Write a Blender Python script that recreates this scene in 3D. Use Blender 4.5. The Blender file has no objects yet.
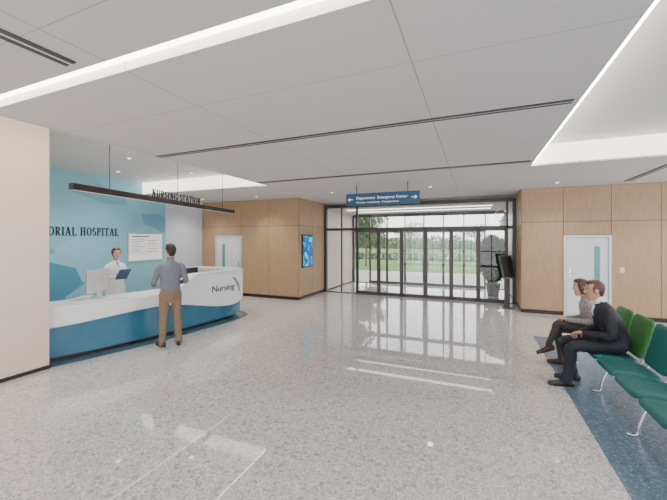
import bpy, math, random
from mathutils import Vector, Matrix
from mathutils.bvhtree import BVHTree
random.seed(4)
rad=math.radians
COL=bpy.context.scene.collection

# ------------------------------------------------------------------ materials
def newmat(name):
    m=bpy.data.materials.new(name); m.use_nodes=True
    nt=m.node_tree; return m,nt,nt.nodes,nt.links,nt.nodes['Principled BSDF']
def mat(name,col,rough=0.5,metal=0.0,var=0.06,scale=12.0,emit=0.0,ecol=None,spec=0.5,stretch=(1,1,1),bump=0.0):
    m,nt,N,L,b=newmat(name)
    tc=N.new('ShaderNodeTexCoord'); mp=N.new('ShaderNodeMapping'); mp.inputs['Scale'].default_value=stretch
    nz=N.new('ShaderNodeTexNoise'); nz.inputs['Scale'].default_value=scale; nz.inputs['Detail'].default_value=4
    L.new(tc.outputs['Object'],mp.inputs[0]); L.new(mp.outputs[0],nz.inputs['Vector'])
    r=N.new('ShaderNodeValToRGB')
    r.color_ramp.elements[0].position=0.3; r.color_ramp.elements[1].position=0.7
    r.color_ramp.elements[0].color=[max(0,c*(1-var)) for c in col]+[1]
    r.color_ramp.elements[1].color=[min(1,c*(1+var)) for c in col]+[1]
    L.new(nz.outputs['Fac'],r.inputs[0]); L.new(r.outputs[0],b.inputs['Base Color'])
    b.inputs['Roughness'].default_value=rough; b.inputs['Metallic'].default_value=metal
    b.inputs['Specular IOR Level'].default_value=spec
    if emit>0:
        b.inputs['Emission Color'].default_value=(*(ecol or col),1); b.inputs['Emission Strength'].default_value=emit
    if bump>0:
        bp=N.new('ShaderNodeBump'); bp.inputs['Strength'].default_value=bump; bp.inputs['Distance'].default_value=0.005
        L.new(nz.outputs['Fac'],bp.inputs['Height']); L.new(bp.outputs[0],b.inputs['Normal'])
    return m
def terrazzo(name,base,chips,rough,scale=75,ior=1.5,joint=None,coarse=1.0):
    m,nt,N,L,b=newmat(name)
    tc=N.new('ShaderNodeTexCoord')
    def layer(sc,stops):
        v=N.new('ShaderNodeTexVoronoi'); v.inputs['Scale'].default_value=sc
        L.new(tc.outputs['Object'],v.inputs['Vector'])
        sp=N.new('ShaderNodeSeparateColor'); L.new(v.outputs['Color'],sp.inputs[0])
        r=N.new('ShaderNodeValToRGB'); r.color_ramp.interpolation='CONSTANT'
        e=r.color_ramp.elements; e[0].position=0; e[0].color=(*stops[0][1],1); e[1].position=stops[1][0]; e[1].color=(*stops[1][1],1)
        for p,c in stops[2:]:
            x=e.new(p); x.color=(*c,1)
        L.new(sp.outputs[0],r.inputs[0]); return r.outputs[0]
    a=layer(scale,[(0,base),(.58,chips[0]),(.78,chips[1]),(.9,chips[2])])
    c=layer(scale*.42,[(0,(1,1,1)),(.80,(.86,.86,.86)),(.93,(.70,.70,.71))])
    mx=N.new('ShaderNodeMix'); mx.data_type='RGBA'; mx.blend_type='MULTIPLY'; mx.inputs[0].default_value=coarse
    L.new(a,mx.inputs[6]); L.new(c,mx.inputs[7])
    last=mx.outputs[2]
    if joint:
        s=N.new('ShaderNodeSeparateXYZ'); L.new(tc.outputs['Object'],s.inputs[0])
        a=N.new('ShaderNodeMath'); a.operation='SUBTRACT'; a.inputs[1].default_value=joint[0]; L.new(s.outputs[0],a.inputs[0])
        ab=N.new('ShaderNodeMath'); ab.operation='ABSOLUTE'; L.new(a.outputs[0],ab.inputs[0])
        c=N.new('ShaderNodeMath'); c.operation='LESS_THAN'; c.inputs[1].default_value=.009; L.new(ab.outputs[0],c.inputs[0])
        d=N.new('ShaderNodeMath'); d.operation='LESS_THAN'; d.inputs[1].default_value=joint[1]; L.new(s.outputs[1],d.inputs[0])
        e2=N.new('ShaderNodeMath'); e2.operation='MULTIPLY'; L.new(c.outputs[0],e2.inputs[0]); L.new(d.outputs[0],e2.inputs[1])
        m3=N.new('ShaderNodeMix'); m3.data_type='RGBA'; L.new(e2.outputs[0],m3.inputs[0]); L.new(last,m3.inputs[6]); m3.inputs[7].default_value=(.95,.95,.93,1); last=m3.outputs[2]
    L.new(last,b.inputs['Base Color'])
    b.inputs['Roughness'].default_value=rough
    b.inputs['IOR'].default_value=ior
    return m
def woodmat(name,c1,c2):
    m,nt,N,L,b=newmat(name)
    tc=N.new('ShaderNodeTexCoord'); mp=N.new('ShaderNodeMapping'); mp.inputs['Scale'].default_value=(14,14,0.9)
    nz=N.new('ShaderNodeTexNoise'); nz.inputs['Scale'].default_value=3.0; nz.inputs['Detail'].default_value=7; nz.inputs['Distortion'].default_value=0.4
    L.new(tc.outputs['Object'],mp.inputs[0]); L.new(mp.outputs[0],nz.inputs['Vector'])
    r=N.new('ShaderNodeValToRGB'); r.color_ramp.elements[0].position=0.25; r.color_ramp.elements[1].position=0.78
    r.color_ramp.elements[0].color=(*c1,1); r.color_ramp.elements[1].color=(*c2,1)
    L.new(nz.outputs['Fac'],r.inputs[0]); L.new(r.outputs[0],b.inputs['Base Color']); b.inputs['Roughness'].default_value=0.45
    return m
def glassmat(name,tint=(1,1,1),refl=0.04):
    m,nt,N,L,b=newmat(name); N.remove(b)
    o=[n for n in N if n.type=='OUTPUT_MATERIAL'][0]
    t=N.new('ShaderNodeBsdfTransparent'); t.inputs[0].default_value=(*tint,1)
    g=N.new('ShaderNodeBsdfGlossy'); g.inputs['Roughness'].default_value=0.02
    mx=N.new('ShaderNodeMixShader'); mx.inputs[0].default_value=refl
    L.new(t.outputs[0],mx.inputs[1]); L.new(g.outputs[0],mx.inputs[2]); L.new(mx.outputs[0],o.inputs[0])
    return m
def ceilmat():
    m,nt,N,L,b=newmat('ceiling_panels')
    tc=N.new('ShaderNodeTexCoord'); s=N.new('ShaderNodeSeparateXYZ'); L.new(tc.outputs['Object'],s.inputs[0])
    def line(out,period,off,w):
        a=N.new('ShaderNodeMath'); a.operation='ADD'; a.inputs[1].default_value=off; L.new(out,a.inputs[0])
        d=N.new('ShaderNodeMath'); d.operation='DIVIDE'; d.inputs[1].default_value=period; L.new(a.outputs[0],d.inputs[0])
        f=N.new('ShaderNodeMath'); f.operation='FRACT'; L.new(d.outputs[0],f.inputs[0])
        c=N.new('ShaderNodeMath'); c.operation='LESS_THAN'; c.inputs[1].default_value=w/period; L.new(f.outputs[0],c.inputs[0])
        return c.outputs[0]
    a=line(s.outputs[0],2.05,20.5+0.43,0.010); c=line(s.outputs[1],1.29,12.9-3.77+1.29,0.006)
    mx=N.new('ShaderNodeMath'); mx.operation='MAXIMUM'; L.new(a,mx.inputs[0]); L.new(c,mx.inputs[1])
    nz=N.new('ShaderNodeTexNoise'); nz.inputs['Scale'].default_value=60
    L.new(tc.outputs['Object'],nz.inputs['Vector'])
    r=N.new('ShaderNodeValToRGB'); r.color_ramp.elements[0].position=.35; r.color_ramp.elements[1].position=.65; r.color_ramp.elements[0].color=(.66,.635,.63,1); r.color_ramp.elements[1].color=(.71,.685,.68,1)
    L.new(nz.outputs['Fac'],r.inputs[0])
    m2=N.new('ShaderNodeMix'); m2.data_type='RGBA'; L.new(mx.outputs[0],m2.inputs[0]); L.new(r.outputs[0],m2.inputs[6]); m2.inputs[7].default_value=(.38,.37,.37,1)
    L.new(m2.outputs[2],b.inputs['Base Color']); b.inputs['Roughness'].default_value=0.7
    return m
def bluewallmat():
    m,nt,N,L,b=newmat('blue_faceted_wall')
    tc=N.new('ShaderNodeTexCoord'); mp=N.new('ShaderNodeMapping'); mp.inputs['Rotation'].default_value=(rad(35),0,0); mp.inputs['Scale'].default_value=(0,0.45,1.0)
    v=N.new('ShaderNodeTexVoronoi'); v.inputs['Scale'].default_value=0.9; v.distance='MANHATTAN'
    L.new(tc.outputs['Object'],mp.inputs[0]); L.new(mp.outputs[0],v.inputs['Vector'])
    sp=N.new('ShaderNodeSeparateColor'); L.new(v.outputs['Color'],sp.inputs[0])
    r=N.new('ShaderNodeValToRGB'); r.color_ramp.elements[0].color=(.045,.24,.39,1); r.color_ramp.elements[1].color=(.27,.56,.70,1)
    L.new(sp.outputs[0],r.inputs[0]); L.new(r.outputs[0],b.inputs['Base Color']); b.inputs['Roughness'].default_value=0.3
    return m

M={}
M['ceil']=ceilmat()
M['white']=mat('white_paint',(.80,.80,.79),.5,var=.02)
M['tray']=mat('tray_white',(.74,.72,.71),.6,var=.02)
M['cream']=mat('cream_wall_panel',(.80,.675,.585),.4,var=.02,scale=2)
M['greyblue']=mat('pale_grey_wall',(.62,.66,.74),.5,var=.02)
M['wood']=woodmat('oak_veneer',(.40,.255,.145),(.52,.35,.21))
M['woodgap']=mat('panel_gap',(.09,.05,.03),.7)
M['dark']=mat('dark_bronze_metal',(.045,.035,.032),.35,metal=.6,var=.1)
M['frame']=mat('entrance_frame_metal',(.08,.072,.068),.35,metal=.5,var=.1)
M['black']=mat('black_plastic',(.015,.015,.017),.4)
M['slot']=mat('slot_diffuser',(.06,.055,.055),.5)
M['kiosk']=mat('kiosk_grey',(.10,.10,.105),.4)
M['blue']=bluewallmat()
M['deskblue']=mat('desk_blue_panel',(.035,.17,.28),.22,var=.12,scale=2)
M['deskwhite']=mat('solid_surface_white',(.84,.86,.88),.22,var=.01)
M['floor']=terrazzo('terrazzo_floor',(.61,.60,.61),[(.76,.75,.75),(.43,.42,.44),(.87,.85,.83)],.025,ior=1.72,scale=78,joint=(-2.39,2.88))
M['mat']=terrazzo('blue_terrazzo',(.13,.20,.27),[(.155,.23,.30),(.105,.17,.235),(.25,.33,.40)],.20,scale=70,coarse=.5)
M['inlay']=mat('blue_floor_inlay',(.08,.17,.25),.15)
M['led']=mat('led_warm',(1,.93,.82),.5,emit=22,ecol=(1,.88,.72))
M['led2']=mat('led_panel',(1,.97,.93),.5,emit=10,ecol=(1,.96,.90))
M['led3']=mat('led_panel_soft',(1,.97,.93),.5,emit=4,ecol=(1,.96,.90))
M['fascia']=mat('glow_fascia',(1,.96,.9),.5,emit=2.4,ecol=(1,.93,.83))  # glows by itself in place of cove light washing the face
M['chrome']=mat('brushed_steel',(.72,.72,.74),.18,metal=1,var=.03)
M['glass']=glassmat('clear_glass')
M['doorwhite']=mat('door_laminate',(.74,.76,.79),.4,var=.01)
M['pane']=mat('door_vision_glass',(.10,.32,.33),.1)
M['teal']=mat('teal_upholstery',(.010,.13,.12),.55,var=.12,scale=40,bump=.1)
M['green']=mat('green_upholstery',(.035,.17,.04),.55,var=.12,scale=40,bump=.1)
M['navy']=mat('sign_blue',(.025,.10,.21),.4,var=.03)
M['txt']=mat('sign_white_text',(.95,.95,.95),.5,emit=.4)
M['letter']=mat('dark_letters',(.012,.02,.03),.5)
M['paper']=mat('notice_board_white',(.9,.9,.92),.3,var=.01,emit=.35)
M['alu']=mat('aluminium_shell',(.62,.63,.65),.3,metal=.3,var=.02)
M['grass']=mat('grass',(.085,.20,.025),.9,var=.4,scale=6)
M['pave']=mat('paving',(.40,.39,.37),.7,var=.08,scale=3)
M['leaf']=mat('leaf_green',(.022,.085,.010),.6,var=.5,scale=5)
M['leaf_haze']=mat('hazy_foliage',(.09,.17,.055),.8,var=.35,scale=2)  # lighter than near leaves, distance haze put into the colour
M['bark']=mat('bark',(.10,.07,.045),.9,var=.3)
def screenmat():
    m,nt,N,L,b=newmat('display_screen')
    tc=N.new('ShaderNodeTexCoord'); v=N.new('ShaderNodeTexVoronoi'); v.inputs['Scale'].default_value=7; v.distance='CHEBYCHEV'
    L.new(tc.outputs['Object'],v.inputs['Vector'])
    r=N.new('ShaderNodeValToRGB'); r.color_ramp.interpolation='CONSTANT'
    e=r.color_ramp.elements; e[0].color=(.0,.06,.26,1); e[1].position=.6; e[1].color=(.0,.24,.36,1); x=e.new(.88); x.color=(.05,.5,.6,1)
    sp=N.new('ShaderNodeSeparateColor'); L.new(v.outputs['Color'],sp.inputs[0]); L.new(sp.outputs[0],r.inputs[0])
    L.new(r.outputs[0],b.inputs['Base Color']); L.new(r.outputs[0],b.inputs['Emission Color']); b.inputs['Emission Strength'].default_value=1.1
    return m
M['screen']=screenmat()

# ------------------------------------------------------------------ mesh builder
class MB:
    def __init__(s): s.v=[];s.f=[];s.m=[];s.names=[]
    def mi(s,k):
        if k not in s.names: s.names.append(k)
        return s.names.index(k)
    def box(s,x0,x1,y0,y1,z0,z1,k,mtx=None):
        b=len(s.v); c=[(x0,y0,z0),(x1,y0,z0),(x1,y1,z0),(x0,y1,z0),(x0,y0,z1),(x1,y0,z1),(x1,y1,z1),(x0,y1,z1)]
        for p in c: s.v.append(tuple(mtx@Vector(p)) if mtx else p)
        for q in [(0,3,2,1),(4,5,6,7),(0,1,5,4),(1,2,6,5),(2,3,7,6),(3,0,4,7)]:
            s.f.append([b+i for i in q]); s.m.append(s.mi(k))
        return s
    def cyl(s,p0,p1,r,k,n=14,r1=None):
        p0=Vector(p0);p1=Vector(p1);t=(p1-p0).normalized();a=t.orthogonal().normalized();c=t.cross(a);b=len(s.v)
        r1=r if r1 is None else r1
        for p,rr in((p0,r),(p1,r1)):
            for i in range(n):
                an=2*math.pi*i/n; s.v.append(tuple(p+a*math.cos(an)*rr+c*math.sin(an)*rr))
        for i in range(n):
            j=(i+1)%n; s.f.append([b+i,b+j,b+n+j,b+n+i]); s.m.append(s.mi(k))
        s.f.append([b+i for i in range(n)][::-1]); s.m.append(s.mi(k))
        s.f.append([b+n+i for i in range(n)]); s.m.append(s.mi(k))
        return s
    def tube(s,pts,r,k,n=10):
        pts=[Vector(p) for p in pts]; b=len(s.v); prev=None
        for i,p in enumerate(pts):
            t=(pts[min(i+1,len(pts)-1)]-pts[max(i-1,0)]).normalized()
            a=(prev-t*prev.dot(t)).normalized() if prev else t.orthogonal().normalized(); prev=a; c=t.cross(a)
            for j in range(n):
                an=2*math.pi*j/n; s.v.append(tuple(p+a*math.cos(an)*r+c*math.sin(an)*r))
        for i in range(len(pts)-1):
            for j in range(n):
                q=(j+1)%n; s.f.append([b+i*n+j,b+i*n+q,b+(i+1)*n+q,b+(i+1)*n+j]); s.m.append(s.mi(k))
        s.f.append([b+i for i in range(n)][::-1]); s.m.append(s.mi(k))
        e=b+(len(pts)-1)*n; s.f.append([e+i for i in range(n)]); s.m.append(s.mi(k))
        return s
    def sweep(s,path,sec,k):
        b=len(s.v); n=None
        for i,(p,nn) in enumerate(path):
            q=sec(i); n=len(q)
            for o,z in q: s.v.append((p[0]+nn[0]*o,p[1]+nn[1]*o,z))
        for i in range(len(path)-1):
            for j in range(n):
                q=(j+1)%n; s.f.append([b+i*n+j,b+i*n+q,b+(i+1)*n+q,b+(i+1)*n+j]); s.m.append(s.mi(k))
        s.f.append([b+i for i in range(n)][::-1]); s.m.append(s.mi(k))
        e=b+(len(path)-1)*n; s.f.append([e+i for i in range(n)]); s.m.append(s.mi(k))
        return s
    def done(s,name,parent=None,bevel=0,smooth=False,loc=(0,0,0),rotz=0):
        me=bpy.data.meshes.new(name); me.from_pydata(s.v,[],s.f)
        for k in s.names: me.materials.append(M[k])
        for p,mi in zip(me.polygons,s.m): p.material_index=mi; p.use_smooth=smooth
        me.update()
        o=bpy.data.objects.new(name,me); COL.objects.link(o); o.location=loc; o.rotation_euler=(0,0,rotz)
        if bevel>0:
            b=o.modifiers.new('bevel','BEVEL'); b.width=bevel; b.segments=2; b.limit_method='ANGLE'
        if parent: o.parent=parent
        return o
def empty(name,loc=(0,0,0),rotz=0):
    o=bpy.data.objects.new(name,None); o.location=loc; o.rotation_euler=(0,0,rotz); COL.objects.link(o); o.empty_display_size=.1; return o
def text(name,s,size,loc,rot,k,parent=None,ext=.004,align='LEFT',width=None,off=0):
    c=bpy.data.curves.new(name,'FONT'); c.body=s; c.size=size; c.extrude=ext; c.align_x=align; c.offset=off
    o=bpy.data.objects.new(name,c); COL.objects.link(o)
    dg=bpy.context.evaluated_depsgraph_get(); dg.update()
    me=bpy.data.meshes.new_from_object(o.evaluated_get(dg)); bpy.data.objects.remove(o)
    if width:
        xs=[v.co.x for v in me.vertices]; w=max(xs)-min(xs)
        for v in me.vertices: v.co.x*=width/w
    me.materials.clear(); me.materials.append(M[k])
    o=bpy.data.objects.new(name,me); COL.objects.link(o); o.location=loc; o.rotation_euler=rot
    if parent: o.parent=parent
    return o
def serif_text(name,s,H,loc,rz,k,parent=None,width=None,d=.012):
    m=MB(); x=0; T=.17*H; t=.08*H
    def bar(x0,z0,x1,z1,w):
        b=len(m.v)
        for yy in(0,-d):
            for p in((x0-w/2,z0),(x0+w/2,z0),(x1+w/2,z1),(x1-w/2,z1)): m.v.append((p[0],yy,p[1]))
        for q in((0,1,2,3),(7,6,5,4),(0,4,5,1),(1,5,6,2),(2,6,7,3),(3,7,4,0)):
            m.f.append([b+i for i in q]); m.m.append(m.mi(k))
    def hbar(xa,xb,z,h): m.box(xa,xb,-d,0,z,z+h,k)
    def ser(xc,z): hbar(xc-T*.95,xc+T*.95,z if z==0 else z-t*.8,t*.8)
    def ring(xc,zc,rx,rz_,a0,a1,n=16,thin=None,thick=None):
        thin=thin or t*1.1; thick=thick or T
        b=len(m.v); pts=[]
        for i in range(n+1):
            a=a0+(a1-a0)*i/n; c,sn=math.cos(a),math.sin(a)
            w=thin+(thick-thin)*abs(c)
            for r in((rx,rz_),(rx-w,rz_-thin)): pts.append((xc+r[0]*c,zc+r[1]*sn))
        for yy in(0,-d):
            for p in pts: m.v.append((p[0],yy,p[1]))
        o=len(pts)
        for i in range(n):
            a=b+2*i
            for q in((a,a+1,a+3,a+2),(o+a+2,o+a+3,o+a+1,o+a),(a,a+2,o+a+2,o+a),(a+1,o+a+1,o+a+3,a+3)):
                m.f.append(list(q)); m.m.append(m.mi(k))
    pi=math.pi
    for ch in s:
        X=x
        if ch==' ': x+=.45*H; continue
        if ch=='M':
            w=.86*H; bar(X+T,0,X+T,H,t*1.2); bar(X+w-T,0,X+w-T,H,T); bar(X+w/2,0,X+T,H,T); bar(X+w/2,0,X+w-T,H,t)
            ser(X+T,0);ser(X+w-T,0);ser(X+T*.9,H);ser(X+w-T*.9,H)
        elif ch=='N':
            w=.76*H; bar(X+T,0,X+T,H,t*1.2); bar(X+w-T,0,X+w-T,H,t*1.2); bar(X+w-T,0,X+T,H,T); ser(X+T,0);ser(X+w-T,H);ser(X+T*.9,H)
        elif ch in 'EL':
            w=.60*H; bar(X+T,0,X+T,H,T); ser(X+T,0); ser(X+T,H); hbar(X+T,X+w,0,t); bar(X+w-t/2,0,X+w-t/2,.24*H,t)
            if ch=='E': hbar(X+T,X+w-t,H-t,t); bar(X+w-t,.78*H,X+w-t,H,t); hbar(X+T,X+w*.8,.49*H,t)
        elif ch=='O': w=.78*H; ring(X+w/2,H/2,w/2,H/2,0,2*pi,28)
        elif ch=='I': w=.38*H; bar(X+w/2,0,X+w/2,H,T); ser(X+w/2,0); ser(X+w/2,H)
        elif ch=='H':
            w=.80*H; bar(X+T,0,X+T,H,T); bar(X+w-T,0,X+w-T,H,T); hbar(X+T,X+w-T,.48*H,t)
            for xx in(X+T,X+w-T): ser(xx,0); ser(xx,H)
        elif ch=='T': w=.68*H; bar(X+w/2,0,X+w/2,H,T); ser(X+w/2,0); hbar(X,X+w,H-t,t); bar(X+t/2,.80*H,X+t/2,H,t); bar(X+w-t/2,.80*H,X+w-t/2,H,t)
        elif ch in 'PR':
            w=.62*H; bar(X+T,0,X+T,H,T); ser(X+T,0); ser(X+T,H); hbar(X+T,X+w*.55,H-t,t); hbar(X+T,X+w*.55,.46*H,t); ring(X+w*.5,.73*H,w*.48,.27*H,-pi/2,pi/2,12)
            if ch=='R': bar(X+w*1.02,0,X+w*.5,.48*H,T); w=.68*H
        elif ch=='A': w=.78*H; bar(X+t,0,X+w/2,H,t); bar(X+w-T*.7,0,X+w/2,H,T); hbar(X+w*.24,X+w*.74,.32*H,t); ser(X+T*.7,0); ser(X+w-T*.7,0)
        elif ch=='S': w=.54*H; ring(X+w/2,.74*H,w/2,.26*H,pi*.15,pi*1.5,14); ring(X+w/2,.28*H,w/2,.28*H,-pi*.85,pi*.5,14)
        elif ch=='U': w=.76*H; bar(X+T,.3*H,X+T,H,T); bar(X+w-T,.3*H,X+w-T,H,t*1.2); ring(X+w/2,.3*H,w/2-T/2,.3*H,pi,2*pi,14,thick=T); ser(X+T,H); ser(X+w-T,H)
        elif ch=='G': w=.76*H; ring(X+w/2,H/2,w/2,H/2,pi*.2,pi*1.75,22); bar(X+w-T,0.05*H,X+w-T,.42*H,T); ser(X+w-T,.42*H+t)
        else: w=.5*H
        x+=w+.12*H
    if width:
        sc=width/x; m.v=[(p[0]*sc,p[1],p[2]) for p in m.v]
    o=m.done(name,parent); o.location=loc; o.rotation_euler=(0,0,rz); return o

CZ=3.15; TZ=3.5
LX,RX,BY=-4.58,.90,6.78
WX=-8.85; SB=-4.0; EX=6.4
# ------------------------------------------------------------------ shell
MB().box(-9.05,EX,SB,14.0,-.1,0,'floor').done('floor')
MB().box(1.03,EX-.05,-1.0,7.45,0,.004,'mat').done('floor_waiting_inlay')
c=MB()
c.box(LX,RX,SB,1.60,CZ,CZ+.12,'ceil').box(LX,RX,1.75,BY,CZ,CZ+.12,'ceil').box(-9.05,EX,BY,11.1,CZ,CZ+.12,'ceil')
c.box(-9.05,LX,SB,BY,TZ,TZ+.1,'tray').box(RX,EX,SB,BY,TZ,TZ+.1,'tray')
c.box(LX,LX+.03,SB,BY,CZ+.1,TZ+.1,'tray').box(RX-.03,RX,SB,BY,CZ+.1,TZ+.1,'tray')
c.box(LX,RX,1.5,1.85,TZ,TZ+.1,'tray')
c.done('ceiling')
MB().box(-9.0,LX,BY-.012,BY,CZ+.03,TZ,'fascia').done('trim_glow_fascia_left')  # emissive face carries the cove wash
MB().box(RX,EX,BY-.012,BY,CZ+.03,TZ,'fascia').done('trim_glow_fascia_right')
MB().box(LX+.02,RX-.04,1.61,1.74,CZ+.07,CZ+.09,'led2').done('linear_ceiling_light')
MB().box(LX-.05,LX-.01,SB+.2,BY-.05,CZ+.04,CZ+.07,'led').done('cove_led_strip')
MB().box(RX+.01,RX+.05,SB+.2,BY-.05,CZ+.04,CZ+.07,'led').done('cove_led_strip')
def slot(x0,x1,y0,y1):
    m=MB()
    if x1-x0>y1-y0:
        w=(y1-y0); m.box(x0,x1,y0,y0+w*.36,CZ-.01,CZ-.0005,'slot').box(x0,x1,y1-w*.36,y1,CZ-.01,CZ-.0005,'slot').box(x0,x1,y0+w*.36,y1-w*.36,CZ-.006,CZ-.0005,'white')
    else:
        w=(x1-x0); m.box(x0,x0+w*.36,y0,y1,CZ-.01,CZ-.0005,'slot').box(x1-w*.36,x1,y0,y1,CZ-.01,CZ-.0005,'slot').box(x0+w*.36,x1-w*.36,y0,y1,CZ-.006,CZ-.0005,'white')
    return m.done('linear_air_diffuser')
slot(-4.55,.84,3.70,3.79); slot(-4.55,.84,6.28,6.38); slot(-2.80,-2.68,-1,1.52); slot(3.02,3.14,7.1,9.3)

def downlight(x,y,z,p,spot=True):
    e=empty('recessed_downlight',(x,y,z))
    MB().cyl((0,0,-.012),(0,0,-.0005),.05,'white',20).done('rim',e)
    MB().cyl((0,0,-.014),(0,0,-.0121),.034,'led3',20).done('lens',e)
    l=bpy.data.lights.new('lamp','SPOT'); l.energy=p; l.spot_size=rad(125); l.spot_blend=.9; l.shadow_soft_size=.06; l.color=(1,.92,.82)
    o=bpy.data.objects.new('lamp',l); o.location=(0,0,-.04); COL.objects.link(o); o.parent=e
for x,y,z,p in [(-7.9,3.9,TZ,100),(-7.9,5.4,TZ,100),(-6.4,4.6,TZ,80),(-6.4,6.2,TZ,80),(-5.1,4.3,TZ,70),(-8.0,8.2,CZ,95),(-6.0,8.3,CZ,95),
                (-3.6,8.4,CZ,85),(-1,8.4,CZ,85),(1.7,8.9,CZ,95),(3.3,5.4,TZ,90),(3.8,8.6,CZ,85),(3.3,3.0,TZ,90)]:
    downlight(x,y,z,p)

w=MB().box(-5.86,-5.68,SB,2.84,0,TZ,'cream')
ys=[SB,-2.2,.45,2.86]
for i in range(3): w.box(-5.68,-5.66,ys[i]+.003,ys[i+1]-.003,.05,TZ,'cream')
w.done('wall_left')
MB().box(-5.68,-5.645,SB,2.87,0,.05,'dark').done('baseboard_left')
MB().box(-9.0,-5.86,2.5,2.7,0,TZ,'cream').done('wall_reception_side')
MB().box(WX-.2,WX,2.5,7.55,0,TZ,'blue').done('wall_reception_back')
MB().box(WX-.2,WX,7.55,9.3,0,CZ,'greyblue').done('wall_corridor')

def panels_y(m,xs,zs,y,skip=()):
    for i in range(len(xs)-1):
        for j in range(len(zs)-1):
            if (i,j) in skip: continue
            m.box(xs[i]+.005,xs[i+1]-.005,y-.014,y,zs[j]+.005,zs[j+1]-.005,'wood')
def door(name,x0,x1,y,h,flip=False):
    e=empty(name,((x0+x1)/2,y,0)); w=(x1-x0)/2
    MB().box(-w,-w+.06,-.03,.05,0,h,'alu').box(w-.06,w,-.03,.05,0,h,'alu').box(-w+.06,w-.06,-.03,.05,h-.06,h,'alu').done('frame',e,.004)
    MB().box(-w+.066,w-.066,-.012,.03,.008,h-.066,'doorwhite').done('leaf',e,.003)
    s=-1 if flip else 1
    a,b=sorted((s*.14,s*.25))
    MB().box(a-.012,b+.012,-.018,-.01,.85,1.72,'alu').box(a,b,-.021,-.012,.87,1.70,'pane').done('vision_panel',e)
    hx=-s*(w-.13) if not flip else (w-.13)
    MB().box(hx-.022,hx+.022,-.02,-.012,.93,1.15,'chrome').cyl((hx,-.02,1.04),(hx,-.06,1.04),.009,'chrome').cyl((hx,-.055,1.04),(hx+(.11 if hx<0 else -.11),-.055,1.04),.009,'chrome').done('handle',e)
    return e
xs=[1.10,2.0,2.95,3.85,4.75,5.65,EX]; zs=[.09,2.30,CZ]
m=MB().box(1.10,EX,9.8,10.0,0,CZ,'woodgap'); panels_y(m,xs,zs,9.8,{(1,0)})
m.box(2.006,2.944,9.786,9.8,1.98,2.294,'wood'); m.done('wall_back_right')
MB().box(1.10,2.0,9.77,9.785,0,.085,'dark').box(2.95,EX,9.77,9.785,0,.085,'dark').done('baseboard_right')
door('door_1',2.0,2.95,9.785,1.97)
MB().box(-.04,.04,-.012,0,-.06,.06,'doorwhite').done('wall_switch',None,.003,loc=(3.15,9.784,1.15))
m=MB().box(1.10,1.3,10.0,14.0,0,CZ,'woodgap')
m.box(1.086,1.10,9.8,10.97,.09,CZ,'wood').box(1.086,1.10,11.1,14,.05,2.95,'cream'); m.done('wall_vestibule_right')
xs=[WX,-8.24,-7.13,-6.1,-5.0]
m=MB().box(WX,-5.0,9.08,9.28,0,CZ,'woodgap'); panels_y(m,xs,zs,9.08,{(1,0)})
m.box(-8.234,-7.136,9.066,9.08,2.02,2.294,'wood'); m.done('wall_back_left')
MB().box(WX,-8.24,9.05,9.065,0,.085,'dark').box(-7.13,-5.0,9.05,9.065,0,.085,'dark').done('baseboard_back_left')
door('door_2',-8.24,-7.13,9.065,2.01,True)
m=MB().box(-5.2,-5.0,9.28,14,0,CZ,'woodgap')
yy=[9.08,10.0,10.97]
for i in range(2):
    for j in range(2): m.box(-5.0,-4.986,yy[i]+.005,yy[i+1]-.005,zs[j]+.005,zs[j+1]-.005,'wood')
yy=[11.08,12.0,13.0,14.0]
for i in range(3): m.box(-5.0,-4.986,yy[i]+.004,yy[i+1]-.004,.05,2.2,'cream').box(-5.0,-4.986,yy[i]+.004,yy[i+1]-.004,2.21,2.95,'cream')
m.done('wall_vestibule_left')
MB().box(-4.986,-4.97,9.08,10.95,0,.085,'dark').done('baseboard_vestibule_left')
e=empty('wall_display_screen',(-4.984,9.6,1.5))
MB().box(0,.04,-.36,.36,-.52,.52,'black').done('bezel',e,.004)
MB().box(.04,.043,-.335,.335,-.49,.49,'screen').done('panel',e)

def glazing(name,y,x0,x1,px,top,tr,tr2=None,extra=(),fw=.03,pulls=True):
    e=empty(name,(0,y,0)); m=MB()
    m.box(x0-.085,x0,-.06,.06,0,top+.09,'frame').box(x1,x1+.085,-.06,.06,0,top+.09,'frame').box(x0,x1,-.07,.07,top,top+.12,'frame')
    m.box(x0,x1,-.07,.07,0,.02,'frame').box(x0,x1,-.045,.045,tr,tr+.09,'frame')
    for x in px: m.box(x-fw,x+fw,-.045,.045,.02,top if fw<.025 or x in(px[0],px[-1]) else tr+.02,'frame')
    for x in extra: m.box(x-.02,x+.02,-.03,.03,.02,top,'frame')
    for i in range(len(px)-1):
        a,b=px[i]+fw,px[i+1]-fw
        m.box(a,a+.03,-.02,.02,.02,tr,'frame').box(b-.03,b,-.02,.02,.02,tr,'frame').box(a,b,-.02,.02,.02,.10,'frame').box(a,b,-.02,.02,tr-.05,tr,'frame')
    m.done('frame',e)
    MB().box(x0,x1,-.004,.004,.02,top,'glass').done('panes',e)
    if pulls:
        g=MB()
        for q in(-.09,.09): g.cyl((px[len(px)//2]+q,-.06,.8),(px[len(px)//2]+q,-.06,1.3),.012,'chrome').cyl((px[len(px)//2]+q,-.06,.82),(px[len(px)//2]+q,-.02,.82),.008,'chrome').cyl((px[len(px)//2]+q,-.06,1.28),(px[len(px)//2]+q,-.02,1.28),.008,'chrome')
        g.done('door_pulls',e)
glazing('entrance_inner_doors',11.0,-4.9,1.0,[-3.76+.77*i for i in range(7)],2.98,2.18,None,(-4.33,))
glazing('entrance_outer_doors',14.0,-4.9,1.0,[-4.2+.76*i for i in range(7)],2.83,2.20,None,(),.018,False)
MB().box(-5.2,1.3,11.1,14.2,2.96,3.3,'tray').done('ceiling_vestibule')
m=MB()
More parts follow.
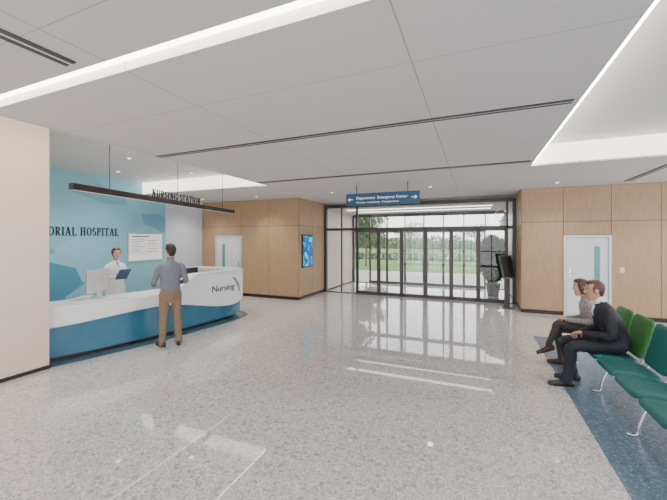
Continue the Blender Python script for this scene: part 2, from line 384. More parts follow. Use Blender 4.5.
for y in(11.7,12.7): m.box(-4.4,.5,y,y+.16,2.945,2.9595,'led3')
m.done('vestibule_ceiling_light')

def curtain(name,along,c,a,b,n):
    m=MB()
    for i in range(n+1):
        t=a+(b-a)*i/n
        if along=='y': m.box(c-.05,c+.05,t-.03,t+.03,0,TZ,'dark')
        else: m.box(t-.03,t+.03,c-.05,c+.05,0,TZ,'dark')
    for z in(.0,1.0,TZ-.3):
        if along=='y': m.box(c-.04,c+.04,a,b,z,z+.07,'dark')
        else: m.box(a,b,c-.04,c+.04,z,z+.07,'dark')
    m.done(name)
curtain('fill_window_1','y',EX,SB,9.8,9)  # unseen open sides, added to let more sky light into the hall
curtain('fill_window_2','x',SB,-5.6,EX,9)

# ------------------------------------------------------------------ reception desk
ctrl=[(-5.80,2.88),(-5.62,3.4),(-5.43,4.2),(-5.31,5.1),(-5.24,5.9),(-5.22,6.45),(-5.32,6.80),(-5.60,6.96),(-6.1,7.0),(-6.9,7.0)]
def cat(P,k):
    out=[]
    Q=[P[0]]+list(P)+[P[-1]]
    for i in range(1,len(Q)-2):
        for s in range(k):
            t=s/k
            out.append(tuple(.5*((2*Q[i][j])+(-Q[i-1][j]+Q[i+1][j])*t+(2*Q[i-1][j]-5*Q[i][j]+4*Q[i+1][j]-Q[i+2][j])*t*t+(-Q[i-1][j]+3*Q[i][j]-3*Q[i+1][j]+Q[i+2][j])*t**3) for j in range(len(P[0]))))
    out.append(tuple(P[-1])); return out
pp=cat(ctrl,8)
path=[];acc=[0]
for i,p in enumerate(pp):
    a=pp[max(i-1,0)];b=pp[min(i+1,len(pp)-1)]; d=Vector((b[0]-a[0],b[1]-a[1])).normalized()
    path.append((p,(d.y,-d.x)))
    if i: acc.append(acc[-1]+math.dist(p,pp[i-1]))
S=[a/acc[-1] for a in acc]
def itp(t,K):
    for (a,va),(b,vb) in zip(K,K[1:]):
        if t<=b:
            u=(t-a)/(b-a); u=u*u*(3-2*u); return va+(vb-va)*u
    return K[-1][1]
zt=lambda t:itp(t,[(0,.84),(.33,.84),(.45,1.14),(1,1.14)])
zb=lambda t:itp(t,[(0,.54),(.28,.62),(.62,.34),(.80,.52),(1,.55)])
D=empty('reception_desk')
MB().sweep(path,lambda i:[(-.16,0.006),(-.16,.1),(-.22,.1),(-.22,0.006)],'dark').done('kick_plinth',D)
MB().sweep(path,lambda i:[(-.07,.08),(-.07,zb(S[i])+.04),(-.14,zb(S[i])+.04),(-.14,.08)],'deskblue').done('front_panel',D,smooth=False)
MB().sweep(path,lambda i:[(-.015,zb(S[i])),(0,zb(S[i])+.015),(0,zt(S[i])-.012),(-.012,zt(S[i])),(-.10,zt(S[i])),(-.10,zb(S[i]))],'deskwhite').done('fascia_band',D)
n1=[i for i,t in enumerate(S) if t<.5][-1]
MB().sweep(path[:n1],lambda i:[(-.09,.80),(-.09,.838),(-.72,.838),(-.72,.80)],'deskwhite').done('worktop',D)
n2=[i for i,t in enumerate(S) if t<.38][-1]
MB().sweep(path[n2:],lambda i:[(.0,zt(S[i+n2])-.03),(.0,zt(S[i+n2])+.003),(-.30,zt(S[i+n2])+.003),(-.30,zt(S[i+n2])-.03)],'deskwhite').done('raised_ledge',D)
MB().box(-6.9,-6.0,6.1,6.7,.72,.76,'deskwhite').box(-6.0,-5.6,4.9,6.6,.72,.76,'deskwhite').done('return_worktop',D)
MB().sweep(path[:n1],lambda i:[(-.58,0.02),(-.58,.80),(-.60,.80),(-.60,0.02)],'deskblue').done('inner_panel',D)
# lettering wrapped onto the curved fascia
tx=text('lettering','Nursing',.19,(0,0,0),(0,0,0),'letter',D,ext=.006,width=.66)
def surf_x(y):
    for (p,_),(q,_) in zip(path,path[1:]):
        if p[1]<=y<=q[1]: return p[0]+(q[0]-p[0])*(y-p[1])/(q[1]-p[1])
    return -5.22
for v in tx.data.vertices:
    lx,lz,th=v.co.x,v.co.y,v.co.z; yy_=5.66+lx
    v.co=(surf_x(yy_)+.004+th,yy_,.71+lz)
sw=[(6.30,.98),(6.41,.86),(6.50,.74),(6.56,.62)]
sw=[(surf_x(y)+.006,y,z) for y,z in sw]
MB().tube(cat(sw,4),.012,'deskblue').tube(cat([(surf_x(y+.06)+.006,y+.06,z) for x,y,z in sw[:3]],4),.008,'slot').done('swoosh',D)
MB().sweep(path,lambda i:[(-.14,0.001),(-.14,.005),(.12,.005),(.12,0.001)],'inlay').done('floor_desk_inlay')
def monitor(loc,rz,w,h,k,z0):
    e=empty('desktop_computer',loc,rz)
    MB().box(-.012,.02,-w,w,z0,z0+h,k).box(-.022,-.012,-w+.01,w-.01,z0+.02,z0+h-.015,'black').done('display',e,.006)
    MB().box(.018,.03,-.06,.06,.02,z0+.16,k).box(-.09,.10,-.11,.11,0.001,.012,k).done('stand',e,.004)
monitor((-6.05,3.78,.84),rad(28),.30,.39,'alu',.11)
monitor((-6.1,5.85,.762),rad(5),.27,.32,'black',.12)
MB().box(-.2,.2,-.07,.07,0,.018,'deskwhite').done('keyboard',None,.004,loc=(-6.28,3.66,.842),rotz=rad(118))
e=empty('notice_board',(WX+.002,6.86,1.645))
MB().box(0,.03,-.55,.55,-.40,.40,'alu').box(.03,.036,-.52,.52,-.37,.37,'paper').done('board',e)
m=MB()
for i in range(7): m.box(.036,.039,-.45,-.05-.06*(i%3),.22-.07*i,.235-.07*i,'slot')
for i in range(5): m.box(.036,.039,.05,.40-.05*(i%2),.18-.08*i,.195-.08*i,'slot')
m.box(.036,.039,-.45,.1,.29,.32,'navy'); m.done('printed_lines',e)
serif_text('wall_lettering','MEMORIAL HOSPITAL',.205,(WX+.002,4.02,1.955),rad(90),'letter',width=2.05)

A=Vector((-5.0,2.77,2.53));B=Vector((-5.77,6.98,2.53)); dirn=(B-A); Ln=dirn.length; ang=math.atan2(dirn.y,dirn.x)
e=empty('suspended_linear_pendant',A,ang)
MB().box(0,Ln,-.04,.04,0,.09,'dark').done('beam',e,.004)
MB().box(.03,Ln-.03,-.025,.025,-.004,0,'white').done('diffuser',e)
m=MB()
for t in(.14,.5,.88): m.cyl((Ln*t,0,.08),(Ln*t,0,TZ-2.53),.006,'dark',8)
m.done('suspension_rods',e)
serif_text('lettering','NURSING STATION',.14,(Ln*.34,0,.088),0,'letter',e,width=1.42)

e=empty('hanging_direction_sign',(-1.975,7.5,0))
MB().box(-.86,.86,-.03,.03,2.66,2.94,'navy').done('panel',e,.006)
MB().cyl((-.6,0,2.94),(-.6,0,CZ),.008,'dark').cyl((.6,0,2.94),(.6,0,CZ),.008,'dark').done('hangers',e)
text('lettering_top','Department  Emergency Center',.088,(-.60,-.033,2.80),(rad(90),0,0),'txt',e,ext=.002,width=1.2)
text('lettering_low','Family medicine  Outpatient',.05,(-.60,-.033,2.71),(rad(90),0,0),'txt',e,ext=.002,width=1.0)
m=MB()
for s in(-1,1):
    m.box(min(s*.68,s*.80),max(s*.68,s*.80),-.035,-.03,2.795,2.81,'txt')
    for q in(-1,1):
        T=Matrix.Translation((s*.80,-.0325,2.8025))@Matrix.Rotation(q*rad(40),4,'Y')
        m.box(min(0,-s*.06),max(0,-s*.06),-.0025,.0025,-.007,.007,'txt',T)
m.done('arrows',e)

# ------------------------------------------------------------------ waiting seats
def pad(profile,w,th,k,name,parent,yc):
    pr=cat(profile,6); n=len(pr); L=[0]
    for i in range(1,n): L.append(L[-1]+math.dist(pr[i],pr[i-1]))
    T=L[-1]; r=.07; m=MB(); cols=9; top=[];bot=[]
    for i,(x,z) in enumerate(pr):
        a=pr[max(i-1,0)];b=pr[min(i+1,n-1)]; d=Vector((b[0]-a[0],b[1]-a[1])).normalized(); nn=(-d.y,d.x)
        s=min(L[i],T-L[i]); s=min(s,r); ww=w/2-r+math.sqrt(max(0,r*r-(r-s)**2))
        ft=.35+.65*min(1,s/.03)
        for j in range(cols):
            u=-1+2*j/(cols-1); y=yc+u*ww; tt=th*ft*(1-.55*abs(u)**6)
            top.append((x+nn[0]*tt/2,y,z+nn[1]*tt/2)); bot.append((x-nn[0]*tt/2,y,z-nn[1]*tt/2))
    m.v=top+bot; o=len(top); mi=m.mi(k)
    for i in range(n-1):
        for j in range(cols-1):
            a=i*cols+j; m.f.append([a,a+1,a+cols+1,a+cols]); m.m.append(mi); m.f.append([o+a,o+a+cols,o+a+cols+1,o+a+1]); m.m.append(mi)
        for j in(0,cols-1):
            a=i*cols+j; m.f.append([a,a+cols,o+a+cols,o+a]); m.m.append(mi)
    for i in(0,n-1):
        for j in range(cols-1):
            a=i*cols+j; m.f.append([a,a+1,o+a+1,o+a]); m.m.append(mi)
    return m.done(name,parent,smooth=True)
SE=empty('beam_seating')
seat_prof=[(1.33,.405),(1.37,.44),(1.50,.445),(1.66,.425),(1.76,.425)]
back_prof=[(1.77,.46),(1.80,.55),(1.84,.70),(1.88,.86),(1.90,.92)]
yc=[5.75,5.2,4.65,4.1,3.55,3.0,2.45]
for i,y in enumerate(yc):
    pad(seat_prof,.52,.05,'teal','seat_%d'%(i+1),SE,y)
    pad(back_prof,.50,.045,'green' if i<2 else 'teal','backrest_%d'%(i+1),SE,y)
m=MB().box(1.54,1.62,2.2,6.02,.33,.38,'chrome')
for y in yc:
    for s in(-.2,.2):
        m.tube(cat([(1.38,y+s,.40),(1.58,y+s,.375),(1.76,y+s,.39),(1.83,y+s,.5),(1.89,y+s,.72)],5),.010,'chrome')
for y in(2.35,4.0,5.0,5.98):
    m.tube(cat([(1.58,y,.35),(1.48,y,.28),(1.42,y,.12),(1.40,y,.024),(1.32,y,.022)],5),.016,'chrome')
    m.tube(cat([(1.58,y,.35),(1.72,y,.28),(1.80,y,.12),(1.84,y,.024),(1.92,y,.022)],5),.016,'chrome')
m.done('frame',SE,smooth=True)

e=empty('information_kiosk',(.80,10.2,0),rad(25))
MB().cyl((0,0,0),(0,0,.02),.15,'kiosk',28).box(-.06,.06,-.04,.04,.02,.80,'kiosk').done('stand',e,.003)
T=Matrix.Translation((0,0,1.12))@Matrix.Rotation(rad(-22),4,'X')
MB().box(-.17,.17,-.035,.035,-.32,.32,'kiosk',T).box(-.15,.15,-.038,-.035,-.29,.29,'black',T).done('head',e,.006)

# ------------------------------------------------------------------ outdoors
MB().box(-60,60,14.0,20,-.12,-.02,'pave').box(-60,60,34,44,-.12,-.01,'pave').done('ground_paving')
MB().box(-90,90,20,34,-.12,0,'grass').box(-90,90,44,120,-.12,0,'grass').done('ground_lawn')
def leaves(m,c,r,n,k,s):
    for _ in range(n):
        while True:
            p=Vector((random.uniform(-1,1),random.uniform(-1,1),random.uniform(-1,1)))
            if p.length<=1 and p.length>.35: break
        p=Vector((c[0]+p.x*r[0],c[1]+p.y*r[1],c[2]+p.z*r[2]))
        a=Vector((random.gauss(0,1),random.gauss(0,1),random.gauss(0,1))).normalized(); b=a.orthogonal().normalized()
        ss=s*random.uniform(.6,1.2); i=len(m.v)
        for q in(p-a*ss,p+b*ss*.5,p+a*ss,p-b*ss*.5): m.v.append(tuple(q))
        m.f.append([i,i+1,i+2,i+3]); m.m.append(m.mi(k))
def tree(x,y,h,r,k='leaf',n=1500,name='tree'):
    m=MB(); m.tube([(x,y,-.1),(x+.05,y,h*.3),(x-.04,y,h*.6),(x,y,h*.85)],.05+h*.008,'bark')
    for i in range(6):
        a=i*1.05; z0=h*(.38+.06*i); m.tube([(x,y,z0),(x+math.cos(a)*r*.4,y+math.sin(a)*r*.4,z0+h*.12),(x+math.cos(a)*r*.7,y+math.sin(a)*r*.7,z0+h*.2)],.025,'bark',6)
    for i in range(8):
        a=i*.9; q=r*.5
        leaves(m,(x+math.cos(a)*q,y+math.sin(a)*q,h*(.5+.055*i)),(r*.6,r*.6,h*.16),n//8,k,.11)
    return m.done(name)
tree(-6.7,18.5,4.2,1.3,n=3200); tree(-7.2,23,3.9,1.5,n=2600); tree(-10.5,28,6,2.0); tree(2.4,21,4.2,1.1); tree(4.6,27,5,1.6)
tree(-9,50,4.4,2.2,'leaf_haze'); tree(-16,54,5,2.6,'leaf_haze'); tree(0,56,4.4,2.4,'leaf_haze')
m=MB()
for i in range(46): leaves(m,(-56+i*2.1,72+random.uniform(-3,3),.5+random.uniform(0,.7)),(2.6,2.2,random.uniform(1.0,2.0)),320,'leaf_haze',.42)
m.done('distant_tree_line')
m=MB()
for i in range(34): leaves(m,(-13+i*.6,31+random.uniform(-.2,.2),.30),(.5,.45,.42),190,'leaf',.09)
m.done('hedge')
m=MB().cyl((.55,12.3,0.001),(.55,12.3,.42),.17,'slot',20,.23); m.tube([(.55,12.3,.4),(.57,12.3,.8),(.53,12.3,1.4)],.02,'bark',8); leaves(m,(.55,12.3,1.22),(.40,.40,.80),1800,'leaf',.11); m.done('potted_shrub')

# ------------------------------------------------------------------ PEOPLE
def loft_geo(points,radii,side,n=16,k=4,caps=True):
    P=cat([tuple(p)+tuple(r) for p,r in zip(points,radii)],k)
    side=Vector(side); V=[];F=[]
    pos=[Vector(p[:3]) for p in P]; rr=[(max(p[3],.002),max(p[4],.002)) for p in P]
    fr=[]
    for i in range(len(P)):
        t=(pos[min(i+1,len(P)-1)]-pos[max(i-1,0)])
        t=t.normalized() if t.length>1e-6 else Vector((0,0,1))
        a=side-t*side.dot(t)
        a=a.normalized() if a.length>.05 else t.orthogonal().normalized()
        fr.append((t,a,t.cross(a)))
    seq=[]
    if caps:
        t,a,c=fr[0]; r=min(rr[0])
        for an in(80,55,28): seq.append((pos[0]-t*r*math.sin(rad(an)),a,c,rr[0][0]-r+r*math.cos(rad(an)),rr[0][1]-r+r*math.cos(rad(an))))
    for i in range(len(P)): seq.append((pos[i],fr[i][1],fr[i][2],rr[i][0],rr[i][1]))
    if caps:
        t,a,c=fr[-1]; r=min(rr[-1])
        for an in(28,55,80): seq.append((pos[-1]+t*r*math.sin(rad(an)),a,c,rr[-1][0]-r+r*math.cos(rad(an)),rr[-1][1]-r+r*math.cos(rad(an))))
    for p,a,c,x,y in seq:
        for j in range(n):
            an=2*math.pi*j/n; V.append(p+a*math.cos(an)*x+c*math.sin(an)*y)
    m=len(seq)
    for i in range(m-1):
        for j in range(n):
            q=(j+1)%n; F.append([i*n+j,i*n+q,(i+1)*n+q,(i+1)*n+j])
    F.append(list(range(n))[::-1]); F.append([(m-1)*n+j for j in range(n)])
    return V,F
def ell_geo(c,r,axes=None,nu=20,nv=12):
    V=[];F=[];c=Vector(c); axes=axes or (Vector((1,0,0)),Vector((0,1,0)),Vector((0,0,1)))
    for i in range(1,nv):
        th=math.pi*i/nv
        for j in range(nu):
            ph=2*math.pi*j/nu
            V.append(c+axes[0]*r[0]*math.sin(th)*math.cos(ph)+axes[1]*r[1]*math.sin(th)*math.sin(ph)+axes[2]*r[2]*math.cos(th))
    b=len(V); V.append(c+axes[2]*r[2]); V.append(c-axes[2]*r[2])
    for i in range(nv-2):
        for j in range(nu):
            q=(j+1)%nu; F.append([i*nu+j,(i+1)*nu+j,(i+1)*nu+q,i*nu+q])
    for j in range(nu):
        q=(j+1)%nu; F.append([b,j,q]); F.append([b+1,(nv-2)*nu+q,(nv-2)*nu+j])
    return V,F
class Layer:
    def __init__(s): s.V=[];s.F=[];s.lab=[]
    def add(s,g,lab):
        b=len(s.V); s.V+=[Vector(v) for v in g[0]]; s.F+=[[b+i for i in f] for f in g[1]]; s.lab+=[lab]*len(g[1])
class Fig:
    def __init__(s,cols):
        s.body=Layer(); s.hand=Layer(); s.raw=Layer(); s.cols=cols; s.keys=list(cols.keys())
    def loft(s,p,r,lab,side=(1,0,0),layer=None,**k):
        r=[(x,x) if not isinstance(x,tuple) else x for x in r]
        (layer or s.body).add(loft_geo(p,r,side,**k),lab)
    def ell(s,c,r,lab,axes=None,layer=None): (layer or s.body).add(ell_geo(c,r,axes),lab)
    def shoe(s,ank,fwd,lab='shoe',down=Vector((0,0,-1)),length=.27):
        fwd=Vector(fwd).normalized(); down=Vector(down); side=fwd.cross(-down); a=Vector(ank)
        b=a+down*.045
        k=length/.27
        s.loft([b-fwd*.055*k,b+fwd*.03*k,b+fwd*.12*k+down*.008,b+fwd*.175*k+down*.012],[(.034,.038),(.037,.040),(.045,.030),(.036,.024)],lab,side)
        c=a+down*.075
        s.loft([c-fwd*.06*k,c+fwd*.03*k,c+fwd*.12*k,c+fwd*.185*k],[(.034,.010),(.036,.010),(.046,.010),(.034,.010)],'sole',side)
    def handm(s,w,d,nrm,side,curl=(20,28,22),grip=1.0,scale=1.0,tang=45):
        w=Vector(w);d=Vector(d).normalized();nrm=Vector(nrm);nrm=(nrm-d*nrm.dot(d)).normalized();sd=d.cross(nrm)*side; k=scale
        H=s.hand
        s.loft([w-d*.05,w,w+d*.03*k,w+d*.062*k,w+d*.086*k],[(.028*k,.022*k),(.027*k,.019*k),(.034*k,.017*k),(.040*k,.015*k),(.038*k,.012*k)],'skin',sd,layer=H)
        for off,ln,sp in((.031,.068,7),(.0105,.078,2),(-.0105,.073,-3),(-.031,.058,-9)):
            dd=(Matrix.Rotation(rad(-sp*side),3,nrm)@d); p=w+d*.082*k+sd*off*k; ax=dd.cross(nrm).normalized()
            pts=[p-dd*.02]; rr=[.0085*k]; cur=dd; segs=(.45,.30,.25)
            pts.append(p.copy()); rr.append(.0088*k)
            for q,(sg,cu) in enumerate(zip(segs,curl)):
                cur=Matrix.Rotation(rad(cu*grip),3,ax)@cur
                p=p+cur*ln*sg*k; pts.append(p.copy()); rr.append((.0082,.0075,.0064)[q]*k)
            s.loft(pts,rr,'skin',sd,layer=H,n=10,k=3)
        p=w+d*.025*k+sd*.026*k; td=(d*math.cos(rad(tang))+sd*math.sin(rad(tang))+nrm*.25).normalized()
        p2=p+td*.038*k; td2=(td+nrm*.35+d*.35).normalized(); p3=p2+td2*.030*k; p4=p3+(td2+d*.2).normalized()*.022*k
        s.loft([p-td*.015,p,p2,p3,p4],[.013*k,.0135*k,.0105*k,.0095*k,.0075*k],'skin',nrm,layer=H,n=10,k=3)
    def head(s,c,fw,up=(0,0,1),style='short',k=1.0):
        c=Vector(c);f=Vector(fw).normalized();u=Vector(up);u=(u-f*u.dot(f)).normalized();r=f.cross(u)
        def W(x,y,z): return c+(r*x+f*y+u*z)*k
        lv=[(-.117,.022,.020,.060),(-.105,.038,.036,.050),(-.080,.050,.056,.034),(-.045,.060,.074,.016),(-.005,.068,.086,.004),(.035,.073,.092,-.002),(.072,.068,.086,-.008),(.100,.050,.064,-.012),(.118,.022,.030,-.014)]
        s.loft([W(0,l[3],l[0]) for l in lv],[(l[1]*k,l[2]*k) for l in lv],'skin',r,n=28)
        s.loft([W(0,.082,.022),W(0,.094,-.005),W(0,.104,-.024),W(0,.090,-.036)],[.008*k,.010*k,.013*k,.009*k],'skin',r,n=10)
        for q in(-1,1):
            s.ell(W(q*.079,-.006,-.008),(.012*k,.019*k,.031*k),'skin',(r,f,u))
            s.ell(W(q*.029,.0725,.004),(.0125*k,.0115*k,.0080*k),'eye',(r,f,u),s.raw)
            s.ell(W(q*.029,.0812,.004),(.0058*k,.0036*k,.0058*k),'iris',(r,f,u),s.raw)
            s.ell(W(q*.030,.0815,.022),(.017*k,.006*k,.0035*k),'hair',(r,f,u),s.raw)
        s.ell(W(0,.083,-.058),(.021*k,.008*k,.0042*k),'lip',(r,f,u),s.raw)
        s.ell(W(0,.082,-.065),(.017*k,.008*k,.0042*k),'lip',(r,f,u),s.raw)
        s.ell(W(0,-.022,.034),(.0815*k,.099*k,.096*k),'hair',(r,f,u))
        if style=='short':
            s.ell(W(0,.016,.094),(.064*k,.070*k,.036*k),'hair',(r,f,u))
            s.loft([W(0,-.070,.03),W(0,-.066,-.03),W(0,-.052,-.07)],[(.072*k,.045*k),(.066*k,.038*k),(.052*k,.028*k)],'hair',r)
            for q in(-1,1): s.loft([W(q*.070,.022,.03),W(q*.069,.020,-.008)],[(.010*k,.012*k),(.006*k,.008*k)],'hair',r,n=10)
        else:
            s.ell(W(0,.008,.092),(.072*k,.076*k,.042*k),'hair',(r,f,u))
            s.loft([W(0,-.075,.03),W(0,-.070,-.03),W(0,-.055,-.075)],[(.074*k,.045*k),(.068*k,.038*k),(.046*k,.025*k)],'hair',r)
            if style=='bun': s.ell(W(0,-.130,.05),(.045*k,.042*k,.045*k),'hair',(r,f,u))
            for q in(-1,1): s.loft([W(q*.066,.030,.07),W(q*.074,.028,.03),W(q*.074,.012,-.01)],[(.012*k,.024*k),(.010*k,.020*k),(.007*k,.012*k)],'hair',r,n=12)
            if style=='bob':
                s.loft([W(0,-.05,.04),W(0,-.066,-.04),W(0,-.070,-.11),W(0,-.062,-.15)],[(.080*k,.055*k),(.084*k,.046*k),(.078*k,.040*k),(.05*k,.026*k)],'hair',r)
                for q in(-1,1): s.loft([W(q*.068,.022,.06),W(q*.078,.008,-.02),W(q*.074,-.006,-.09)],[(.014*k,.036*k),(.013*k,.034*k),(.010*k,.028*k)],'hair',r,n=12)
        return W
    def build(s,name,loc,rz,voxel=.0085):
        def layer_mesh(L,vox,sm):
            me=bpy.data.meshes.new('tmp'); me.from_pydata([tuple(v) for v in L.V],[],L.F)
            if not vox: return [tuple(v) for v in L.V],L.F,L.lab
            o=bpy.data.objects.new('tmp',me); COL.objects.link(o)
            r=o.modifiers.new('r','REMESH'); r.mode='VOXEL'; r.voxel_size=vox
            q=o.modifiers.new('s','SMOOTH'); q.factor=.5; q.iterations=sm
            dg=bpy.context.evaluated_depsgraph_get(); dg.update()
            me2=bpy.data.meshes.new_from_object(o.evaluated_get(dg)); bpy.data.objects.remove(o); me=me2
            trees=[]
            for lb in sorted(set(L.lab)):
                trees.append((lb,BVHTree.FromPolygons(L.V,[f for f,l in zip(L.F,L.lab) if l==lb])))
            labs=[]
            for p in me.polygons:
                best=None;bd=1e9
                for lb,t in trees:
                    h=t.find_nearest(p.center)
                    if h[3] is not None and h[3]<bd: bd=h[3];best=lb
                labs.append(best)
            return [tuple(v.co) for v in me.vertices],[list(p.vertices) for p in me.polygons],labs
        V=[];F=[];Lb=[]
        for L,vx,sm in((s.body,voxel,3),(s.hand,.0038,2),(s.raw,0,0)):
            if not L.V: continue
            v,f,l=layer_mesh(L,vx,sm); b=len(V); V+=v; F+=[[b+i for i in q] for q in f]; Lb+=l
        me=bpy.data.meshes.new(name); me.from_pydata(V,[],F)
        for k in s.keys: me.materials.append(s.cols[k])
        for p,l in zip(me.polygons,Lb): p.material_index=s.keys.index(l); p.use_smooth=True
        me.update()
        o=bpy.data.objects.new(name,me); COL.objects.link(o); o.location=loc; o.rotation_euler=(0,0,rz); return o
skinA=mat('skin_light',(.62,.37,.27),.5,var=.05,scale=20); skinB=mat('skin_tan',(.52,.29,.20),.5,var=.05,scale=20)
eyeW=mat('eye_white',(.75,.70,.67),.3,var=0.01); iris=mat('iris',(.04,.03,.02),.2); lip=mat('lips',(.46,.19,.16),.45)
shoeB=mat('shoe_leather',(.015,.013,.012),.3); sole=mat('shoe_sole',(.02,.018,.016),.7)
def cols(skin,hair,top,bottom,shirt=None,shoe=None,belt=None):
    return {'skin':skin,'hair':hair,'top':top,'bottom':bottom,'shirt':shirt or top,'shoe':shoe or shoeB,'sole':sole,'eye':eyeW,'iris':iris,'lip':lip,'belt':belt or shoeB}
hairD=mat('hair_dark',(.025,.018,.014),.5,var=.3,scale=90); hairBr=mat('hair_brown',(.07,.035,.022),.5,var=.3,scale=90)
hairRed=mat('hair_auburn',(.10,.035,.022),.5,var=.3,scale=90)
shirtG=mat('shirt_grey',(.18,.19,.23),.8,var=.1,scale=30); khaki=mat('khaki_cotton',(.24,.165,.105),.85,var=.08,scale=25)
coat=mat('white_coat',(.82,.82,.83),.7,var=.02); suit=mat('navy_suit',(.016,.018,.028),.7,var=.15,scale=40)
cardi=mat('grey_cardigan',(.34,.32,.32),.85,var=.4,scale=45); trousG=mat('charcoal_trousers',(.06,.055,.055),.8,var=.1)
whiteS=mat('white_shirt',(.8,.8,.82),.7,var=.02); brownsh=mat('brown_shoes',(.06,.025,.015),.35)
V3=Vector
def limb(F,a,b,c,r,lab,side=(1,0,0)):
    a,b,c=V3(a),V3(b),V3(c)
    F.loft([a,a.lerp(b,.5),b,b.lerp(c,.3),b.lerp(c,.65),c],r,lab,side)
def arm(F,inn,a,b,c,r,lab='top'):
    inn,a,b,c=V3(inn),V3(a),V3(b),V3(c)
    F.loft([inn,a,a.lerp(b,.5),b,b.lerp(c,.3),b.lerp(c,.65),c],[r[0]*.92]+list(r),lab,(0,1,0))

F=Fig(cols(skinA,hairD,shirtG,khaki,belt=mat('leather_belt',(.03,.02,.015),.4)))
F.loft([(0,-.005,1.005),(0,0,1.06),(0,.0,1.18),(0,0,1.30),(0,-.005,1.385),(0,-.01,1.43),(0,-.01,1.465),(0,-.01,1.495)],[(.168,.120),(.160,.115),(.165,.118),(.184,.122),(.182,.108),(.150,.090),(.100,.072),(.066,.060)],'top')
F.loft([(0,-.005,.965),(0,-.01,.92),(0,-.01,.86)],[(.164,.118),(.176,.125),(.165,.115)],'bottom')
F.loft([(0,-.008,1.47),(0,.0,1.53),(0,.012,1.59)],[.058,.054,.054],'skin')
F.loft([(0,-.008,1.485),(0,-.004,1.52)],[.067,.062],'shirt')
for q,ky in((-1,.03),(1,-.02)):
    an=(q*.125,ky-.01,.085)
    limb(F,(q*.092,0,.90),(q*.108,.02+ky*.5,.50),an,[(.094,.100),(.082,.088),(.066,.070),(.066,.070),(.060,.063),(.056,.060)],'bottom')
    F.loft([V3(an)+V3((0,0,.04)),V3(an)+V3((0,.012,-.02))],[.062,(.062,.07)],'bottom')
    F.shoe(V3(an),(q*.25,1,0))
R=[.059,.053,.047,.044,.039,.033]
arm(F,(.125,-.005,1.395),(.182,-.005,1.375),(.245,-.05,1.13),(.17,.19,1.06),R)
F.handm((.165,.20,1.06),(-.5,.85,.0),(0,0,-1),1,curl=(18,22,18))
arm(F,(-.125,-.005,1.395),(-.182,-.005,1.375),(-.255,.01,1.13),(-.22,.245,1.04),R)
F.handm((-.217,.255,1.035),(.25,.93,-.10),(0,0,-1),-1,curl=(18,22,18))
F.head((0,.022,1.662),(-.30,1,-.02),style='short',k=1.0)
F.build('visitor_man_standing',(-4.92,4.30,0),rad(62))

F=Fig(cols(skinA,hairBr,coat,coat,shirt=mat('scrub_blue',(.25,.42,.55),.7),shoe=whiteS))
F.loft([(0,0,.52),(0,0,.70),(0,-.005,.90),(0,0,1.02),(0,.0,1.12),(0,.005,1.22),(0,-.002,1.31),(0,-.01,1.35),(0,-.01,1.385),(0,-.01,1.415)],[(.200,.16),(.19,.15),(.178,.135),(.150,.115),(.152,.115),(.160,.125),(.158,.10),(.128,.08),(.088,.062),(.058,.052)],'top')
F.ell((0,.075,1.335),(.035,.035,.075),'shirt')
F.loft([(0,-.008,1.38),(0,.0,1.44),(0,.012,1.50)],[.047,.045,.046],'skin')
R=[.050,.046,.042,.040,.036,.031]
for q in(-1,1):
    F.loft([(q*.05,.055,1.40),(q*.045,.10,1.32),(q*.02,.122,1.20)],[(.022,.012),(.026,.012),(.012,.010)],'top')
    limb(F,(q*.085,0,.80),(q*.09,.01,.46),(q*.095,-.01,.085),[.085,.075,.056,.055,.046,.042],'shirt')
    F.shoe((q*.095,-.01,.085),(q*.15,1,0),length=.24)
arm(F,(.11,-.005,1.32),(.155,-.005,1.30),(.205,-.02,1.07),(.10,.22,1.10),R)
F.handm((.092,.228,1.105),(-.55,.80,.15),(-.5,-.4,.7),1,curl=(30,35,25),scale=.92)
arm(F,(-.11,-.005,1.32),(-.155,-.005,1.30),(-.215,.0,1.08),(-.13,.21,1.12),R)
F.handm((-.125,.22,1.125),(.5,.85,.1),(.3,-.3,.8),-1,curl=(30,35,25),scale=.92)
F.head((0,.03,1.572),(.10,1,-.08),style='bun',k=.96)
nurse=F.build('nurse',(-6.90,4.66,0),rad(-100))
m=MB(); T=Matrix.Translation((-.0,.335,1.155))@Matrix.Rotation(rad(-42),4,'X')
m.box(-.11,.11,-.006,.006,-.14,.14,'navy',T); m.done('held_tablet',nurse,.003)

F=Fig(cols(skinB,hairRed,suit,suit,shirt=whiteS))
F.loft([(0,.005,.60),(0,.02,.65),(0,.05,.73),(0,.10,.86),(0,.138,.95),(0,.155,1.0),(0,.17,1.035),(0,.185,1.07)],[(.175,.130),(.172,.128),(.170,.125),(.188,.128),(.186,.112),(.155,.092),(.105,.074),(.066,.060)],'top')
F.ell((0,.245,.965),(.030,.028,.080),'shirt')
F.loft([(0,.178,1.05),(0,.205,1.11),(0,.225,1.165)],[.056,.054,.054],'skin')
F.loft([(0,.186,1.075),(0,.197,1.105)],[.064,.061],'shirt')
for q in(-1,1):
    F.loft([(q*.060,.20,1.05),(q*.055,.250,.97),(q*.02,.240,.82)],[(.022,.012),(.028,.012),(.012,.010)],'top')
for q,kx,fx in((-1,.50,.56),(1,.53,.44)):
    an=(q*.13,fx,.085)
    limb(F,(q*.095,.02,.562),(q*.13,kx,.51),an,[(.098,.088),(.090,.080),(.070,.068),(.066,.066),(.058,.060),(.054,.058)],'bottom')
    F.loft([V3(an)+V3((0,0,.05)),V3(an)+V3((0,.01,-.01))],[.058,(.058,.062)],'bottom')
    F.shoe(an,(q*.12,1,0),length=.29)
R=[.062,.056,.050,.047,.041,.035]
arm(F,(.125,.135,.96),(.185,.135,.94),(.235,.14,.70),(.07,.36,.665),R)
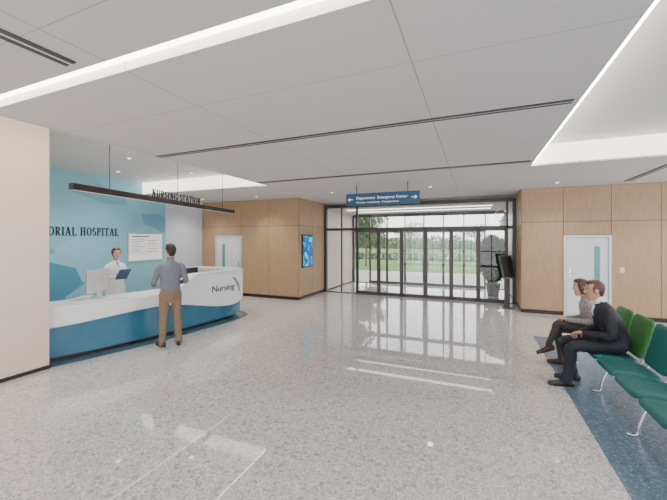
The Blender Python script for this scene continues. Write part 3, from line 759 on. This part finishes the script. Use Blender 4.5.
F.handm((.058,.372,.662),(-.6,.75,-.1),(0,-.2,-1),1,curl=(28,35,25))
arm(F,(-.125,.135,.96),(-.185,.135,.94),(-.24,.13,.70),(-.08,.36,.675),R)
F.handm((-.066,.374,.678),(.65,.72,-.1),(0,-.2,-1),-1,curl=(28,35,25))
F.head((0,.245,1.215),(-.05,1,-.05),style='short',k=1.0)
F.build('seated_man_in_suit',(1.63,5.18,0),rad(90))

F=Fig(cols(skinA,hairBr,cardi,trousG,shirt=cardi,shoe=brownsh))
F.loft([(0,.0,.60),(0,.015,.65),(0,.04,.72),(0,.085,.83),(0,.115,.92),(0,.127,.965),(0,.136,1.0),(0,.145,1.035)],[(.172,.130),(.158,.120),(.145,.112),(.160,.120),(.160,.102),(.132,.082),(.088,.064),(.056,.050)],'top')
F.loft([(0,.14,1.01),(0,.165,1.07),(0,.18,1.12)],[.047,.045,.046],'skin')
limb(F,(.09,.02,.560),(.10,.46,.51),(.07,.42,.085),[(.090,.085),(.080,.074),(.060,.058),(.056,.058),(.045,.045),(.038,.038)],'bottom')
F.shoe((.07,.42,.085),(.1,1,0),length=.245)
limb(F,(-.09,.03,.565),(.0,.46,.62),(-.02,.60,.30),[(.090,.085),(.080,.074),(.060,.058),(.056,.058),(.045,.045),(.038,.038)],'bottom')
fd=V3((-.02,.85,-.35)).normalized(); dn=V3((0,-.35,-.85)).normalized()
F.shoe(V3((-.02,.61,.285)),fd,down=dn,length=.245)
R=[.050,.046,.042,.040,.035,.030]
arm(F,(.11,.11,.93),(.155,.11,.915),(.20,.13,.71),(.06,.36,.69),R)
F.handm((.05,.372,.69),(-.6,.78,0),(0,-.1,-1),1,curl=(26,32,24),scale=.9)
arm(F,(-.11,.11,.93),(-.155,.11,.915),(-.205,.12,.71),(-.08,.36,.70),R)
F.handm((-.07,.373,.705),(.6,.78,0),(0,-.1,-1),-1,curl=(26,32,24),scale=.9)
F.head((0,.20,1.170),(-.12,1,-.05),style='bob',k=.95)
F.build('seated_woman',(1.60,5.84,0),rad(90))

# ------------------------------------------------------------------ world & camera
w=bpy.data.worlds.new('sky'); bpy.context.scene.world=w; w.use_nodes=True
N=w.node_tree.nodes; L=w.node_tree.links; bg=N['Background']
tc=N.new('ShaderNodeTexCoord'); nz=N.new('ShaderNodeTexNoise'); nz.inputs['Scale'].default_value=2.5
r=N.new('ShaderNodeValToRGB'); r.color_ramp.elements[0].color=(.92,.95,1,1); r.color_ramp.elements[1].color=(1,1,1,1)
L.new(tc.outputs['Generated'],nz.inputs['Vector']); L.new(nz.outputs['Fac'],r.inputs[0]); L.new(r.outputs[0],bg.inputs['Color'])
bg.inputs['Strength'].default_value=3.7
cd=bpy.data.cameras.new('camera'); cam=bpy.data.objects.new('camera',cd); COL.objects.link(cam); cam.location=(0,0,1.85)
bpy.context.scene.camera=cam
cam.rotation_euler=(rad(90),0,rad(22.9)); cd.sensor_width=36; cd.lens=36*335/667; cd.shift_y=-10/667; cd.clip_end=300
